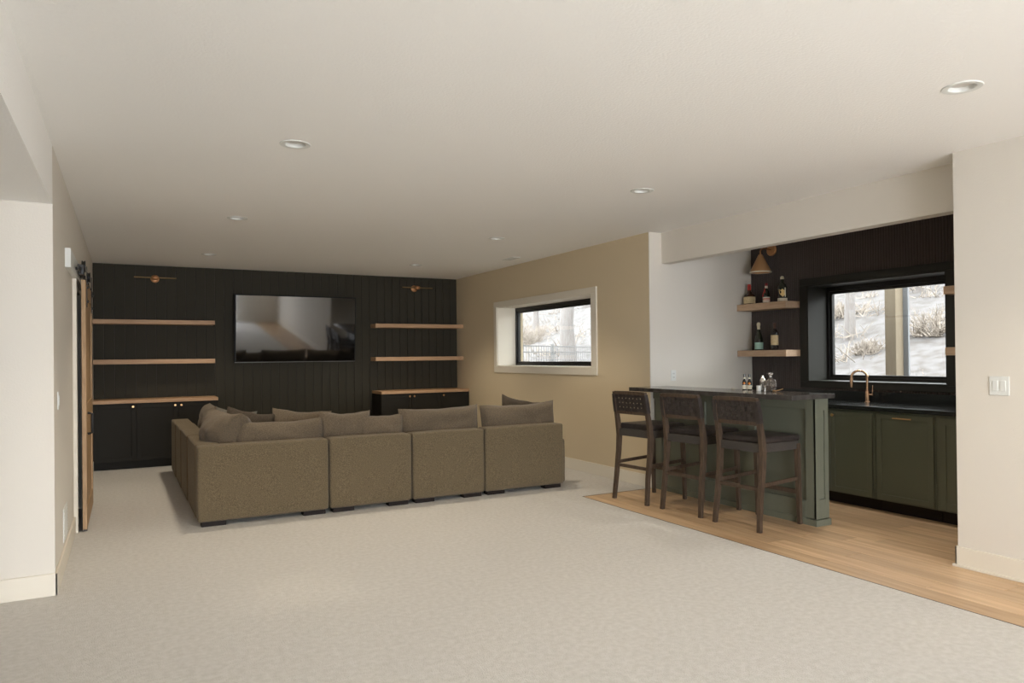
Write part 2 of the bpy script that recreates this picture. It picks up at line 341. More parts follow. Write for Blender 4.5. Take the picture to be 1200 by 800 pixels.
# ------------------------------------------------------------------ built-ins on the back wall
def shelf(x0, x1, y0, y1, z0, z1, label, m, group, split=None):
    t = thing('floating_shelf', label, 'shelf', ((x0+x1)/2, (y0+y1)/2, z0), 0, group)
    cx, cy = (x0+x1)/2, (y0+y1)/2
    MB().box(x0-cx, x1-cx, y0-cy, y1-cy, 0, z1-z0, bev=.0025).build('shelf_board', m, t)
    return t
DB = D-.014
shelf(XL+.002, 1.103, DB-.27, DB, 1.918, 1.976, 'oak floating shelf left of the television, upper of the two', M['oak'], 'oak shelves on the dark back wall')
shelf(XL+.002, 1.103, DB-.27, DB, 1.378, 1.440, 'oak floating shelf left of the television, lower of the two', M['oak'], 'oak shelves on the dark back wall')
shelf(3.43, XR-.002, DB-.27, DB, 1.905, 1.966, 'oak floating shelf right of the television, upper of the two', M['oak'], 'oak shelves on the dark back wall')
shelf(3.43, XR-.002, DB-.27, DB, 1.378, 1.440, 'oak floating shelf right of the television, lower of the two', M['oak'], 'oak shelves on the dark back wall')
def shaker(wd, ht, st, th, m, rec=.008, name='door', parent=None, loc=(0, 0, 0)):
    # local: x 0..wd, z 0..ht, front face at y=-th
    b = MB().box(0, st, -th, 0, 0, ht, bev=.0015, seg=1).box(wd-st, wd, -th, 0, 0, ht, bev=.0015, seg=1).box(st, wd-st, -th, 0, 0, st, bev=.0015, seg=1).box(st, wd-st, -th, 0, ht-st, ht, bev=.0015, seg=1)
    b.box(st-.002, wd-st+.002, -th+rec, 0, st-.002, ht-st+.002)
    return b.build(name, m, parent, False, loc)
def knob(parent, loc):
    o = MB().lathe([(.006, 0), (.006, .012), (.014, .018), (.016, .025), (.012, .031)], 16).build('knob', M['brass'], parent, True)
    o.matrix_local = Matrix.Translation(loc) @ Matrix.Rotation(PI/2, 4, 'X'); return o
def media_cabinet(x0, x1, label, kx):
    Wd = x1-x0; t = thing('base_cabinet', label, 'cabinet', (x0, 10.79, 0), 0, 'charcoal cabinets along the back wall')
    dep = DB-10.79
    MB().box(0, Wd, 0, dep, .10, .862).box(.0, Wd, .05, dep, 0, .10).build('carcass', M['cabdark'], t)
    n = 3; dw = Wd/n
    for i in range(n):
        d = shaker(dw-.006, .745, .055, .02, M['cabdark'], name='door', parent=t, loc=(i*dw+.003, 0, .11))
        knob(d, ((dw-.006-.035) if kx[i] else .035, -.02, .71))
    MB().box(-.0, Wd+.0, -.035, dep, .864, .908, bev=.003).build('cabinet_top', M['oak'], t).__setitem__('label', 'oak top board')
    return t
media_cabinet(XL+.003, 1.115, 'charcoal three door base cabinet with oak top left of the television', (1, 1, 0))
c2 = media_cabinet(3.445, XR-.003, 'charcoal three door base cabinet with oak top right of the television', (1, 0, 0))
# television
t = thing('television', 'large flat black television mounted on the dark board wall', 'television', (2.268, DB-.035, 1.375)); t.rotation_euler = (math.radians(4.9), 0, 0)
MB().box(-.893, .893, -.035, 0, 0, 1.005, bev=.005).build('casing', M['tvframe'], t)
MB().box(-.45, .45, 0, .03, .3, .7, mtx=Matrix.Translation((0, .018, 0))).build('wall_mount', M['iron'], t)
MB().box(-.868, .874, -.0365, -.0345, .022, .988).build('screen', M['tv'], t)
MB().box(-.885, .885, -.0375, -.034, 0.006, .013, bev=.001).build('lower_bezel', mat('grey_bezel_strip', (.20, .19, .18), .4), t)
# picture lights
def picture_light(x, label):
    t = thing('picture_light', label, 'light', (x, DB, 2.56), 0, 'brass picture lights on the back wall')
    o = MB().lathe([(.055, 0), (.055, .012), (.045, .02), (.012, .022)], 24).build('backplate', M['brassd'], t, True); o.matrix_local = Matrix.Rotation(PI/2, 4, 'X')
    MB().tube([(0, -.015, .0), (0, -.06, .035), (0, -.13, .03), (0, -.17, .002)], .008, 8).build('arm', M['brassd'], t, True)
    MB().tube([(-.26, -.17, 0), (.26, -.17, 0)], .010, 12).build('lamp_tube', mat('dull_brass', (.22, .15, .075), .5, metal=.8), t, True)
    MB().lathe([(.012, -.045), (.028, -.028), (.034, 0), (.028, .028), (.012, .045)], 16).build('swivel', M['brassd'], t, True).matrix_local = Matrix.Translation((0, -.165, 0)) @ Matrix.Rotation(PI/2, 4, 'Y')
picture_light(.36, 'brass picture light high on the dark wall above the left shelves')
picture_light(4.17, 'brass picture light high on the dark wall above the right shelves')

# ------------------------------------------------------------------ ceiling fittings
where = {(5.72, 4.35): 'unseen recessed light added behind the header beam to brighten the bar end wall', (.924, 4.55): 'round recessed ceiling light nearest the camera on the left row', (.924, 7.17): 'round recessed ceiling light above the sofa corner, middle of the left row', (.924, 9.78): 'round recessed ceiling light nearest the left shelves',
 (3.64, 9.72): 'round recessed ceiling light in front of the right shelves', (3.64, 7.17): 'round recessed ceiling light next to the square air vent', (3.65, 4.60): 'round recessed ceiling light above the end of the bar stools', (3.68, 2.09): 'round recessed ceiling light at the upper right, nearest the bulkhead end'}
for (x, y), lb in where.items():
    t = thing('recessed_light', lb, 'ceiling light', (x, y, H), 0, 'recessed ceiling lights')
    b = MB(); n = 32
    prof = [(.060, .025), (.060, .0), (.062, -.004), (.070, -.006), (.090, -.005), (.094, 0)]
    rings = [[b.bm.verts.new((r*math.cos(2*PI*k/n), r*math.sin(2*PI*k/n), z)) for k in range(n)] for r, z in prof]
    for i in range(5):
        for k in range(n): b.bm.faces.new((rings[i][k], rings[i][(k+1) % n], rings[i+1][(k+1) % n], rings[i+1][k]))
    b.build('trim_ring', M['white'], t, True)
    MB().lathe([(.0595, .026), (.0595, .018), (.03, .016), (.002, .015)], n).build('lens', M['lens'], t, True)
    l = bpy.data.lights.new('fill_spot', 'SPOT'); l.energy = FILL_W; l.color = FILL_COL; l.spot_size = math.radians(112); l.spot_blend = .7; l.shadow_soft_size = .10  # fill spot added below each unlit lens
    o = bpy.data.objects.new('fill_spot', l); C.objects.link(o); o.parent = t; o.location = (0, 0, -.012)
    if x > 5: l.color = (1, .95, .87); l.energy *= .8  # extra unseen light behind the header, added for the bar end wall
    elif x > 3 and y < 5: l.energy *= .55
t = thing('ceiling_vent', 'rectangular white louvred air vent in the ceiling by the right wall', 'vent', (4.56, 8.55, H))
MB().box(-.06, .06, -.15, -.135, -.008, 0).box(-.06, .06, .135, .15, -.008, 0).box(-.06, -.047, -.135, .135, -.008, 0).box(.047, .06, -.135, .135, -.008, 0).build('vent_frame', M['white'], t)
MB().box(-.047, .047, -.135, .135, -.002, -.0005).build('duct_backing', M['voiddark'], t)
for i in range(6): MB().box(-.006, .006, -.135, .135, -.001, .001, mtx=Matrix.Translation((-.038+i*.0152, 0, -.005)) @ Matrix.Rotation(.6, 4, 'Y')).build('louvre', M['white'], t)

# ------------------------------------------------------------------ wall plates
def plate(name, label, cat, loc, rz, wd, ht, kind):
    t = thing(name, label, cat, loc, rz)
    MB().box(-wd/2, wd/2, -.006, 0, -ht/2, ht/2, bev=.002).build('cover_plate', M['white'], t)
    if kind == 'switch':
        n = 2 if wd > .1 else 1
        for i in range(n):
            x = (i-(n-1)/2)*.046
            MB().box(x-.016, x+.016, -.010, -.005, -.033, .033, bev=.002).build('rocker', M['white'], t)
    elif kind == 'outlet':
        for z in (-.02, .02):
            f = MB().box(-.016, .016, -.009, -.005, z-.014, z+.014, bev=.003).build('socket', M['white'], t)
            MB().box(-.008, -.005, -.0095, -.0085, z-.006, z+.006).box(.005, .008, -.0095, -.0085, z-.006, z+.006).build('slot', M['voiddark'], f)
    else:
        for i in range(9): MB().box(-wd/2+.02, wd/2-.02, -.010, -.005, -ht/2+.02+i*(ht-.04)/9, -ht/2+.028+i*(ht-.04)/9).build('louvre', M['white'], t)
    return t
plate('light_switch', 'white double rocker switch on the near right wall', 'switch', (XN, 2.543, 1.205), -PI/2, .118, .12, 'switch')
plate('wall_outlet', 'small white outlet on the pale wall above the bar end', 'outlet', (5.247, YS, 1.20), 0, .072, .115, 'outlet')
plate('light_switch', 'white single switch on the left wall near the front corner', 'switch', (XL, 5.50, 1.17), PI/2, .075, .115, 'switch')
plate('air_grille', 'white louvred air grille low on the left wall', 'grille', (XL, 6.02, .29), PI/2, .32, .23, 'grille')

# ------------------------------------------------------------------ sectional sofa
def noisy(o, amp, sc, seed=0):
    for v in o.data.vertices:
        p_ = v.co*sc+Vector((seed, seed*.7, 0)); n = noise.noise(p_)
        v.co += v.normal*n*amp
def soft_box(x0, x1, y0, y1, z0, z1, bev, name, m, parent, puff=.012, cuts=6, seed=0):
    b = MB(); vs = bmesh.ops.create_cube(b.bm, size=1)['verts']
    bmesh.ops.subdivide_edges(b.bm, edges=b.bm.edges[:], cuts=cuts, use_grid_fill=True)
    dx, dy, dz = x1-x0, y1-y0, z1-z0
    for v in b.bm.verts:
        c = v.co*2  # -1..1
        q = Vector((c.x*dx/2, c.y*dy/2, c.z*dz/2))
        # round the corners: clamp into inner box then push out by bev
        inn = Vector((max(-dx/2+bev, min(dx/2-bev, q.x)), max(-dy/2+bev, min(dy/2-bev, q.y)), max(-dz/2+bev, min(dz/2-bev, q.z))))
        dlt = q-inn
        if dlt.length > 1e-6: q = inn+dlt.normalized()*bev
        wx, wy, wz = 1-c.x**2, 1-c.y**2, 1-c.z**2
        if abs(c.x) > .99: q.x += math.copysign(puff*wy*wz, c.x)
        if abs(c.y) > .99: q.y += math.copysign(puff*wx*wz, c.y)
        if abs(c.z) > .99: q.z += math.copysign(puff*wx*wy, c.z)
        v.co = q+Vector(((x0+x1)/2, (y0+y1)/2, (z0+z1)/2))
    o = b.build(name, m, parent, True)
    noisy(o, puff*.5, 5, seed)
    return o
# sharper edge rows so the rounded edges stay small
def sofa_section(loc, wd, dep, label, backs, arm=None, feet=True, seed=0, bh=.685):
    t = thing('sofa_section', label, 'sofa', loc, 0, 'sections of the brown sectional sofa')
    z0 = .042; bt = .2
    if 'rear' in backs: rb(0.004, wd-.004, 0, bt, z0, bh, 'backrest', t, seed)
    if 'left' in backs: rb(0, bt, (bt if 'rear' in backs else 0)+.003, dep-.003, z0, bh, 'side_back', t, seed+3)
    x0 = bt if 'left' in backs else .004; x1 = wd-.004-(.18 if arm else 0); y0 = bt if 'rear' in backs else .004; y1 = dep
    rb(x0, x1, y0, y1, z0, .29, 'seat_base', t, seed+5)
    rb(x0+.003, x1-.003, y0+.003, y1+.01, .292, .455, 'seat_cushion', t, seed+9, .035)
    if arm: rb(wd-.18, wd+.045, .03, dep, z0, .525, 'armrest', t, seed+11, .035, .02)
    for fx in (.03, wd-.23):
        for fy in (.02, dep-.12): MB().box(fx, fx+.2, fy, fy+.1, 0, z0+.006, bev=.004).build('foot', M['foot'], t)
    return t
def rb(x0, x1, y0, y1, z0, z1, name, parent, seed=0, bev=.018, puff=.008):
    # bevelled, subdivided slab with a slight upholstered bulge
    b = MB().box(x0, x1, y0, y1, z0, z1, bev=bev, seg=4)
    big = [e for e in b.bm.edges if e.calc_length() > .12]
    bmesh.ops.subdivide_edges(b.bm, edges=big, cuts=7, use_grid_fill=True)
    cx, cy, cz = (x0+x1)/2, (y0+y1)/2, (z0+z1)/2; hx, hy, hz = (x1-x0)/2, (y1-y0)/2, (z1-z0)/2
    b.bm.normal_update()
    for v in b.bm.verts:
        a, c, d = (v.co.x-cx)/hx, (v.co.y-cy)/hy, (v.co.z-cz)/hz
        f = [max(0, 1-q*q) for q in (a, c, d)]
        n = v.normal
        k = abs(n.x)*f[1]*f[2]+abs(n.y)*f[0]*f[2]+abs(n.z)*f[0]*f[1]
        v.co += n*k*puff*(1+.8*noise.noise(v.co*4+Vector((seed, 0, seed))))
    return b.build(name, M['sofa'], parent, True)
SY = 6.66; SX = .52
sofa_section((SX, SY, 0), 1.11, 1.08, 'corner section of the brown sofa at the lower left', ('rear', 'left'), seed=1)
sofa_section((1.638, SY, 0), .795, 1.08, 'brown sofa section beside the corner, second from the left in the front row', ('rear',), seed=2)
sofa_section((2.443, SY, 0), .775, 1.08, 'brown sofa section between two others, third from the left in the front row', ('rear',), seed=3)
sofa_section((3.226, SY, 0), .945, 1.08, 'brown sofa section with a low armrest at the right end', ('rear',), arm=True, seed=4, bh=.69)
sofa_section((SX-.008, SY+1.085, 0), 1.08, .80, 'brown sofa section behind the corner along the left side', ('left',), seed=5)
sofa_section((SX-.015, SY+1.89, 0), 1.08, .80, 'brown sofa section in the middle of the left side run', ('left',), seed=6, bh=.68)
sofa_section((SX-.022, SY+2.695, 0), 1.08, .80, 'brown sofa section nearest the charcoal cabinet on the left', ('left',), seed=7, bh=.675)

def pillow(name, label, loc, wd, ht, th, rot, m, seed=0, group='loose cushions on the sofa', cat='cushion', crease=0, slump=.02):
    nx, nz = 26, 20; b = MB(); G = []
    for side in (1, -1):
        g = []
        for j in range(nz+1):
            row = []
            for i in range(nx+1):
                u = -1+2*i/nx; v = -1+2*j/nz
                # edge pulled in between corners
                x = u*wd/2*(1-.03*(1-v*v)**1.0*abs(u)**3); z = v*ht/2*(1-.035*(1-u*u)*abs(v)**3)
                prof = ((1-abs(u)**3.2)*(1-abs(v)**2.8))**.44 if abs(u) < 1 and abs(v) < 1 else 0
                n = noise.noise(Vector((u*1.7+seed*3.1, v*1.7, side*5+seed)))
                wr = noise.noise(Vector((u*5+seed, v*3.5+seed*2, side)))
                y = side*(th/2*prof*(1+.22*n)+.010*wr*prof)
                if crease: y -= side*.05*math.exp(-((u-.15)/.10)**2)*prof
                z += .012*noise.noise(Vector((u*2.2+seed, 3.3, 0)))-slump*(1-u*u)*(v > 0)*v
                row.append((x, y, z, abs(u) == 1 or abs(v) == 1))
            g.append(row)
        G.append(g)
    V = [[[None]*(nx+1) for _ in range(nz+1)] for _ in (0, 1)]
    for j in range(nz+1):
        for i in range(nx+1):
            x, y, z, e = G[0][j][i]
            V[0][j][i] = b.bm.verts.new((x, y, z))
            if e: V[1][j][i] = V[0][j][i]
            else: V[1][j][i] = b.bm.verts.new(G[1][j][i][:3])
    for s in (0, 1):
        for j in range(nz):
            for i in range(nx):
                q = [V[s][j][i], V[s][j][i+1], V[s][j+1][i+1], V[s][j+1][i]]
                b.bm.faces.new(q if s else q[::-1])
    o = b.build(name, m, None, True); o.location = loc; o.rotation_euler = rot
    return tag(o, label, cat, group)
cz = .455
pillow('back_cushion', 'long low brown cushion standing above the sofa corner section back', (1.252, 6.975, cz+.198), .84, .43, .23, (-.10, .0, 0), M['pillow'], 1)
pillow('back_cushion', 'creased brown cushion over the second sofa section, left of the seam', (1.87, 6.985, cz+.225), .50, .47, .22, (-.10, .02, 0), M['pillow'], 2)
pillow('back_cushion', 'brown cushion bending down to the right over the second sofa section', (2.20, 6.97, cz+.20), .50, .44, .22, (-.10, .05, 0), M['pillow'], 3)
pillow('back_cushion', 'wide brown back cushion on the third sofa section', (2.86, 6.98, cz+.225), .89, .475, .23, (-.10, -.012, 0), M['pillow'], 4)
pillow('back_cushion', 'wide brown back cushion on the right end sofa section', (3.79, 6.98, cz+.225), .93, .475, .23, (-.10, -.015, 0), M['pillow'], 5)
pillow('back_cushion', 'rounded brown cushion leaning on the left side back near the corner', (.80, 7.16, cz+.235), .52, .52, .38, (-.10, .04, -1.22), M['pillow'], 6)
pillow('back_cushion', 'brown cushion on the left side run behind the rounded corner cushion', (.80, 8.12, cz+.21), .78, .48, .24, (-.13, 0, -PI/2), M['pillow'], 7)
pillow('back_cushion', 'brown cushion in the middle of the left side run', (.84, 8.95, cz+.22), .78, .48, .24, (-.13, 0, -PI/2), M['pillow'], 8)
pillow('throw_pillow', 'small grey throw pillow peeking out beside the rounded corner cushion', (.93, 7.72, cz+.27), .42, .42, .15, (-.3, .1, -.5), M['pillowg'], 9, 'throw pillows on the sofa', 'pillow')
pillow('throw_pillow', 'dark brown throw pillow with a raised corner behind the long cushion', (1.04, 7.46, cz+.25), .46, .46, .16, (-.25, .20, -.1), M['pillowd'], 10, 'throw pillows on the sofa', 'pillow')
pillow('throw_pillow', 'brown throw pillow behind the seam of the first two sections', (1.56, 7.46, cz+.235), .60, .46, .16, (-.30, .10, .05), M['pillow'], 11, 'throw pillows on the sofa', 'pillow')
pillow('throw_pillow', 'dark throw pillow corner showing above the right end cushion', (4.08, 7.42, cz+.235), .55, .52, .15, (-.4, .22, -.1), M['pillowd'], 12, 'throw pillows on the sofa', 'pillow')

# ------------------------------------------------------------------ bar island
IX0, IX1, IY0 = 4.962, 5.118, 4.035
t = thing('bar_island', 'sage green panelled bar front under the dark stone top', 'bar', (0, 0, 0))
MB().box(IX0+.022, IX1, IY0+.02, YS-.001, 0, 1.048).build('bar_body', M['green'], t)
MB().box(IX0, IX0+.022, IY0, IY0+.10, .06, 1.048, bev=.0015).box(IX0+.0, IX0+.022, IY0+.10, YS-.002, .96, 1.048, bev=.0015).box(IX0, IX0+.022, IY0+.10, YS-.002, .05, .20, bev=.0015).build('face_frame', M['green'], t)
for y in (4.73, 5.37, 6.02): MB().box(IX0, IX0+.022, y-.045, y+.045, .2, .96, bev=.0015).build('stile', M['green'], t)
e = MB().box(IX0, IX0+.045, IY0-.002, IY0+.02, .06, 1.048, bev=.0015).box(IX1-.045, IX1, IY0-.002, IY0+.02, .06, 1.048, bev=.0015).box(IX0+.045, IX1-.045, IY0-.002, IY0+.02, .06, .22, bev=.0015).box(IX0+.045, IX1-.045, IY0-.002, IY0+.02, .95, 1.048, bev=.0015)
e.box(IX0+.04, IX1-.04, IY0+.012, IY0+.03, .2, .96).build('end_panel', M['green'], t)
MB().box(IX0-.012, IX1+.012, IY0-.014, IY0+.13, 0, .055, bev=.004).box(IX0-.012, IX0+.02, IY0+.13, YS-.002, 0, .055, bev=.004).build('plinth', M['green'], t)
tag(MB().box(4.64, 5.15, 3.99, YS-.003, 1.05, 1.089, bev=.003).build('bar_countertop', M['counter']), 'dark polished stone bar top over the green island', 'countertop')

# ------------------------------------------------------------------ stools
def make_stool(label):
    t = thing('bar_stool', label, 'stool', (0, 0, 0), 0, 'bar stools along the island')
    # local: x forward (to the bar), y left
    for s in (1, -1):
        MB().beam([(-.27, s*.232, 0), (-.245, s*.222, .25), (-.215, s*.222, .48), (-.205, s*.222, .64), (-.22, s*.222, .76), (-.245, s*.218, .90), (-.272, s*.212, 1.068)],
                  [.034, .038, .044, .050, .046, .038, .032], [.032, .034, .036, .036, .034, .032, .03]).build('leg', M['stool'], t)
        MB().beam([(.255, s*.215, 0), (.245, s*.212, .35), (.235, s*.21, .675)], [.030, .034, .040], [.030, .034, .038]).build('leg', M['stool'], t)
        MB().beam([(-.225, s*.216, .365), (.24, s*.212, .385)], .030, .018).build('stretcher', M['stool'], t)
    MB().beam([(-.225, -.21, .335), (-.225, .21, .335)], .030, .02, Vector((1, 0, 0))).build('stretcher', M['stool'], t)
    MB().beam([(.245, -.21, .27), (.245, .21, .27)], .034, .024, Vector((1, 0, 0))).build('stretcher', M['stool'], t)
    MB().box(-.20, .245, -.222, -.198, .628, .698, bev=.002).box(-.20, .245, .198, .222, .628, .698, bev=.002).box(-.218, -.194, -.205, .205, .628, .698, bev=.002).box(.222, .246, -.205, .205, .628, .698, bev=.002).build('seat_frame', M['seatcloth'], t)
    # seat cushion: rounded pad
    b = MB().box(-.20, .262, -.228, .228, .694, .752, bev=.024, seg=4)
    for v in b.bm.verts:
        if v.co.z > .73: v.co.z += .012*(1-(v.co.x/.26)**2)*(1-(v.co.y/.24)**2)
    b.build('seat_cushion', M['leather'], t, True)
    def bx(z): return -.22-(z-.76)*.17 if z > .76 else -.22
    ang = math.atan(.17)
    MB().beam([(bx(1.056)-.002, -.2, 1.056), (bx(1.056)-.012, 0, 1.060), (bx(1.056)-.002, .2, 1.056)], .032, .022, Vector((1, 0, 0))).build('top_rail', M['stool'], t)
    MB().beam([(bx(.862), -.205, .862), (bx(.862)-.008, 0, .862), (bx(.862), .205, .862)], .030, .02, Vector((1, 0, 0))).build('lower_rail', M['stool'], t)
    # woven leather back: vertical and horizontal straps, small gaps where they cross
    nv, nh = 8, 4; pitch = .41/nv; hp = .176/nh
    vs_ = MB()
    for i in range(nv):
        y = -.205+(i+.5)*pitch; pts = []
        for j in range(nh*2+1):
            z = .872+j*hp/2; q = (1 if (i+j//2) % 2 else -1)*.004*(1 if j % 2 else 0)
            pts.append((bx(z)-.006+q, y, z))
        vs_.beam(pts, pitch-.011, .004, Vector((1, 0, .17)))
    w_ = vs_.build('woven_straps', M['leather'], t)
    hs_ = MB()
    for j in range(nh):
        z = .872+(j+.5)*hp; pts = []
        for i in range(nv*2+1):
            y = -.205+i*pitch/2; q = (-1 if (i//2+j) % 2 else 1)*.004*(1 if i % 2 else 0)
            pts.append((bx(z)-.006+q, y, z))
        hs_.beam(pts, hp-.011, .004, Vector((1, 0, .17)))
    hs_.build('cross_straps', M['leather'], t)
    for s in (1, -1): MB().beam([(bx(.868), s*.222, .868), (bx(.95), s*.222, .95), (bx(1.04), s*.214, 1.045)], .042, .036).build('strap_wrap', M['leather'], t)
    return t
s1 = make_stool('dark wooden bar stool farthest along the bar, woven back standing clear against the right wall')
def stool_at(o, x, y, rz): o.location = (x, y, 0); o.rotation_euler = (0, 0, rz)
stool_at(s1, 4.289+.27, 5.655+.012, math.radians(5))
for (x, y, rz, lb) in ((4.363+.27, 5.005+.02, 5, 'dark wooden bar stool between the other two at the island'), (4.396+.27, 4.362+.015, 3.5, 'dark wooden bar stool nearest the green end post of the island')):
    c = copy_tree(s1); stool_at(c, x, y, math.radians(rz)); c['label'] = lb

# ------------------------------------------------------------------ sink run
CF = 5.88
def cab(y0, y1, label, doors, name='base_cabinet', cat='cabinet'):
    # y1 far, y0 near; local x runs from far to near
    wd = y1-y0; t = thing(name, label, cat, (CF+.02, y1, 0), -PI/2, 'green cabinets below the bar window')
    MB().box(0, wd, 0, XD-CF-.02-.001, .11, .90).box(0, wd, .09, XD-CF-.03, 0, .11).build('carcass', M['green2'], t)
    MB().box(0, wd, .078, .09, 0, .11).build('toe_kick', M['foot'], t)
    for (a, b_, st, h) in doors:
        d = shaker(b_-a, .755, st, .02, M['green2'], name='door', parent=t, loc=(a, 0, .125))
        if h == 'knobl': knob(d, (.035, -.02, .715))
        if h == 'knobr': knob(d, (b_-a-.035, -.02, .715))
        if h == 'bar':
            o = MB().tube([(-.085, -.03, 0), (.085, -.03, 0)], .006, 10).tube([(-.065, 0, 0), (-.065, -.03, 0)], .005, 8).tube([(.065, 0, 0), (.065, -.03, 0)], .005, 8).build('handle', M['brass'], d, True)
            o.location = ((b_-a)/2+.0, -.02, .725)
    return t
cab(5.15, 6.105, 'green base cabinet in the hidden far corner behind the bar', [(.01, .475, .06, 'knobr'), (.48, .945, .06, 'knobl')])
cab(4.155, 5.145, 'green double door sink cabinet with brass knobs below the faucet', [(.035, .53, .06, 'knobr'), (.535, .965, .045, 'knobl')])
cab(3.605, 4.15, 'green panelled dishwasher front with a long brass bar handle', [(.018, .535, .045, 'bar')], 'dishwasher', 'dishwasher')
cab(2.835, 3.60, 'green base cabinet at the right end of the sink run', [(.03, .39, .06, 'knobr'), (.395, .745, .06, 'knobl')])
CTZ = .942
ct = thing('sink_countertop', 'black stone counter along the bar window wall', 'countertop', (0, 0, 0))
MB().box(5.845, XD-.001, YN+.003, YS-.003, CTZ-.04, CTZ, bev=.003).build('counter_slab', M['counter2'], ct)
MB().box(XD-.02, XD-.007, YN+.003, YS-.003, CTZ, 1.04, bev=.002).build('backsplash', M['counter2'], ct)
# faucet
t = thing('faucet', 'champagne bronze gooseneck faucet in front of the bar window', 'faucet', (6.32, 4.53, CTZ), 0)
MB().lathe([(.027, 0), (.027, .008), (.020, .014), (.020, .10), (.017, .11)], 20).build('faucet_base', M['copper'], t, True)
pts = [(0, 0, .1), (0, 0, .245)]
for k in range(0, 13):
    a = PI*k/12; pts.append((-.035*(1-math.cos(a)), .0605*(1-math.cos(a)), .245+.062*math.sin(a)))
pts.append((-.07, .121, .225))
MB().tube(pts, .0115, 14).build('spout', M['copper'], t, True)
MB().tube([(-.07, .121, .24), (-.07, .121, .19), (-.07, .121, .145)], [.0135, .0155, .013], 14).build('spray_head', M['copper'], t, True)
MB().tube([(0, 0, .075), (.0, -.055, .075)], .010, 12).tube([(0, -.052, .068), (0, -.058, .165)], .006, 10).build('lever_handle', M['copper'], t, True)

# ------------------------------------------------------------------ bar shelves, sconce
def bar_shelf(y0, y1, z0, z1, label):
    t = thing('floating_shelf', label, 'shelf', (0, 0, 0), 0, 'oak shelves on the black bar wall')
    MB().box(6.205, XD-.006, y0, y1, z0, z1, bev=.002).build('shelf_board', M['oakY'], t)
bar_shelf(5.408, YS-.002, 1.918, 1.992, 'pale oak shelf left of the bar window holding three bottles, upper one')
bar_shelf(5.408, YS-.002, 1.395, 1.465, 'pale oak shelf left of the bar window holding two bottles, lower one')
bar_shelf(YN+.002, 3.708, 1.92, 1.99, 'pale oak shelf end right of the bar window, upper one')
bar_shelf(YN+.002, 3.700, 1.393, 1.463, 'pale oak shelf end right of the bar window, lower one')
t = thing('wall_sconce', 'brass cone wall sconce above the bar shelves', 'light', (XD-.006, 5.79, 2.335))
o = MB().lathe([(.068, 0), (.068, .012), (.060, .02), (.01, .022)], 32).build('backplate', M['brassd'], t, True); o.matrix_local = Matrix.Translation((0, 0, .265)) @ Matrix.Rotation(-PI/2, 4, 'Y')
MB().tube([(-.015, 0, .265), (-.10, 0, .275), (-.165, 0, .268), (-.19, -.005, .24), (-.19, -.006, .19)], .007, 10).build('arm', M['brassd'], t, True)
b = MB(); n = 36
prof = [(.012, .205), (.022, .20), (.118, .005), (.118, 0), (.115, 0.0), (.115, .005), (.018, .195)]
rings = [[b.bm.verts.new((-.19+r*math.cos(2*PI*k/n), -.006+r*math.sin(2*PI*k/n), z)) for k in range(n)] for r, z in prof]
for i in range(len(prof)-1):
    for k in range(n): b.bm.faces.new((rings[i][k], rings[i][(k+1) % n], rings[i+1][(k+1) % n], rings[i+1][k]))
b.build('lamp_shade', mat('sconce_brass', (.42, .235, .11), .45, metal=.4), t, True)
b = MB(); rr = [[b.bm.verts.new((-.19+r*math.cos(2*PI*k/n), -.006+r*math.sin(2*PI*k/n), z)) for k in range(n)] for r, z in ((.119, .010), (.119, -.003), (.112, -.003))]
for i in range(2):
    for k in range(n): b.bm.faces.new((rr[i][k], rr[i][(k+1) % n], rr[i+1][(k+1) % n], rr[i+1][k]))
o = b.build('shade_rim', M['cream2'], t, True); o['label'] = 'white rim'
MB().lathe([(.012, .14), (.03, .10), (.034, .075), (.02, .045), (.003, .038)], 16, (-.19, -.006, 0)).build('bulb', M['lens'], t, True)

# ------------------------------------------------------------------ bottles
def bottle(name, label, cat, loc, body, gm, labels, cap, group, square=0):
    t = thing(name, label, cat, loc, 0, group)
    MB().lathe(body, 28, square=square).build('bottle_glass', gm, t, True)
    for (r, z0, z1, m) in labels:
        MB().lathe([(r, z0), (r+.0012, z0+.001), (r+.0012, z1-.001), (r, z1)], 28, square=square).build('bottle_label', m, t, True)
    for (prof, m) in cap: MB().lathe(prof, 20).build('cap', m, t, True)
    return t
SU, SL = 1.992, 1.465; XB = 6.30
G = 'bottles on the upper bar shelf'
bottle('liquor_bottle', 'squat bottle with red wax neck and cream label on the upper shelf', 'bottle', (XB, 6.005, SU), [(.045, 0), (.050, .006), (.052, .085), (.046, .108), (.022, .128), (.016, .15), (.016, .215)], M['brownglass'],
       [(.0525, .012, .088, M['cream'])], [([(.0185, .165), (.019, .222), (.017, .232), (.008, .236)], M['red'])], G, .6)
t = bottle('liquor_bottle', 'small slim bottle with red ribbon and white label on the upper shelf', 'bottle', (XB, 5.755, SU), [(.034, 0), (.037, .005), (.037, .10), (.028, .13), (.014, .155), (.013, .205)], M['darkglass'],
       [(.0375, .008, .068, M['cream2']), (.0378, .022, .028, M['red']), (.0378, .040, .052, M['red']), (.0145, .165, .192, M['cream2'])], [([(.0155, .192), (.016, .218), (.012, .224)], mat('dark_red_cap', (.18, .02, .02), .4))], G)
MB().tube([(-.016, .008, .165), (-.022, .006, .14), (-.034, .012, .11), (-.041, .016, .07)], .004, 8).tube([(-.016, .008, .165), (-.024, -.004, .14), (-.034, -.014, .11)], .003, 8).build('ribbon', M['red'], t, True)
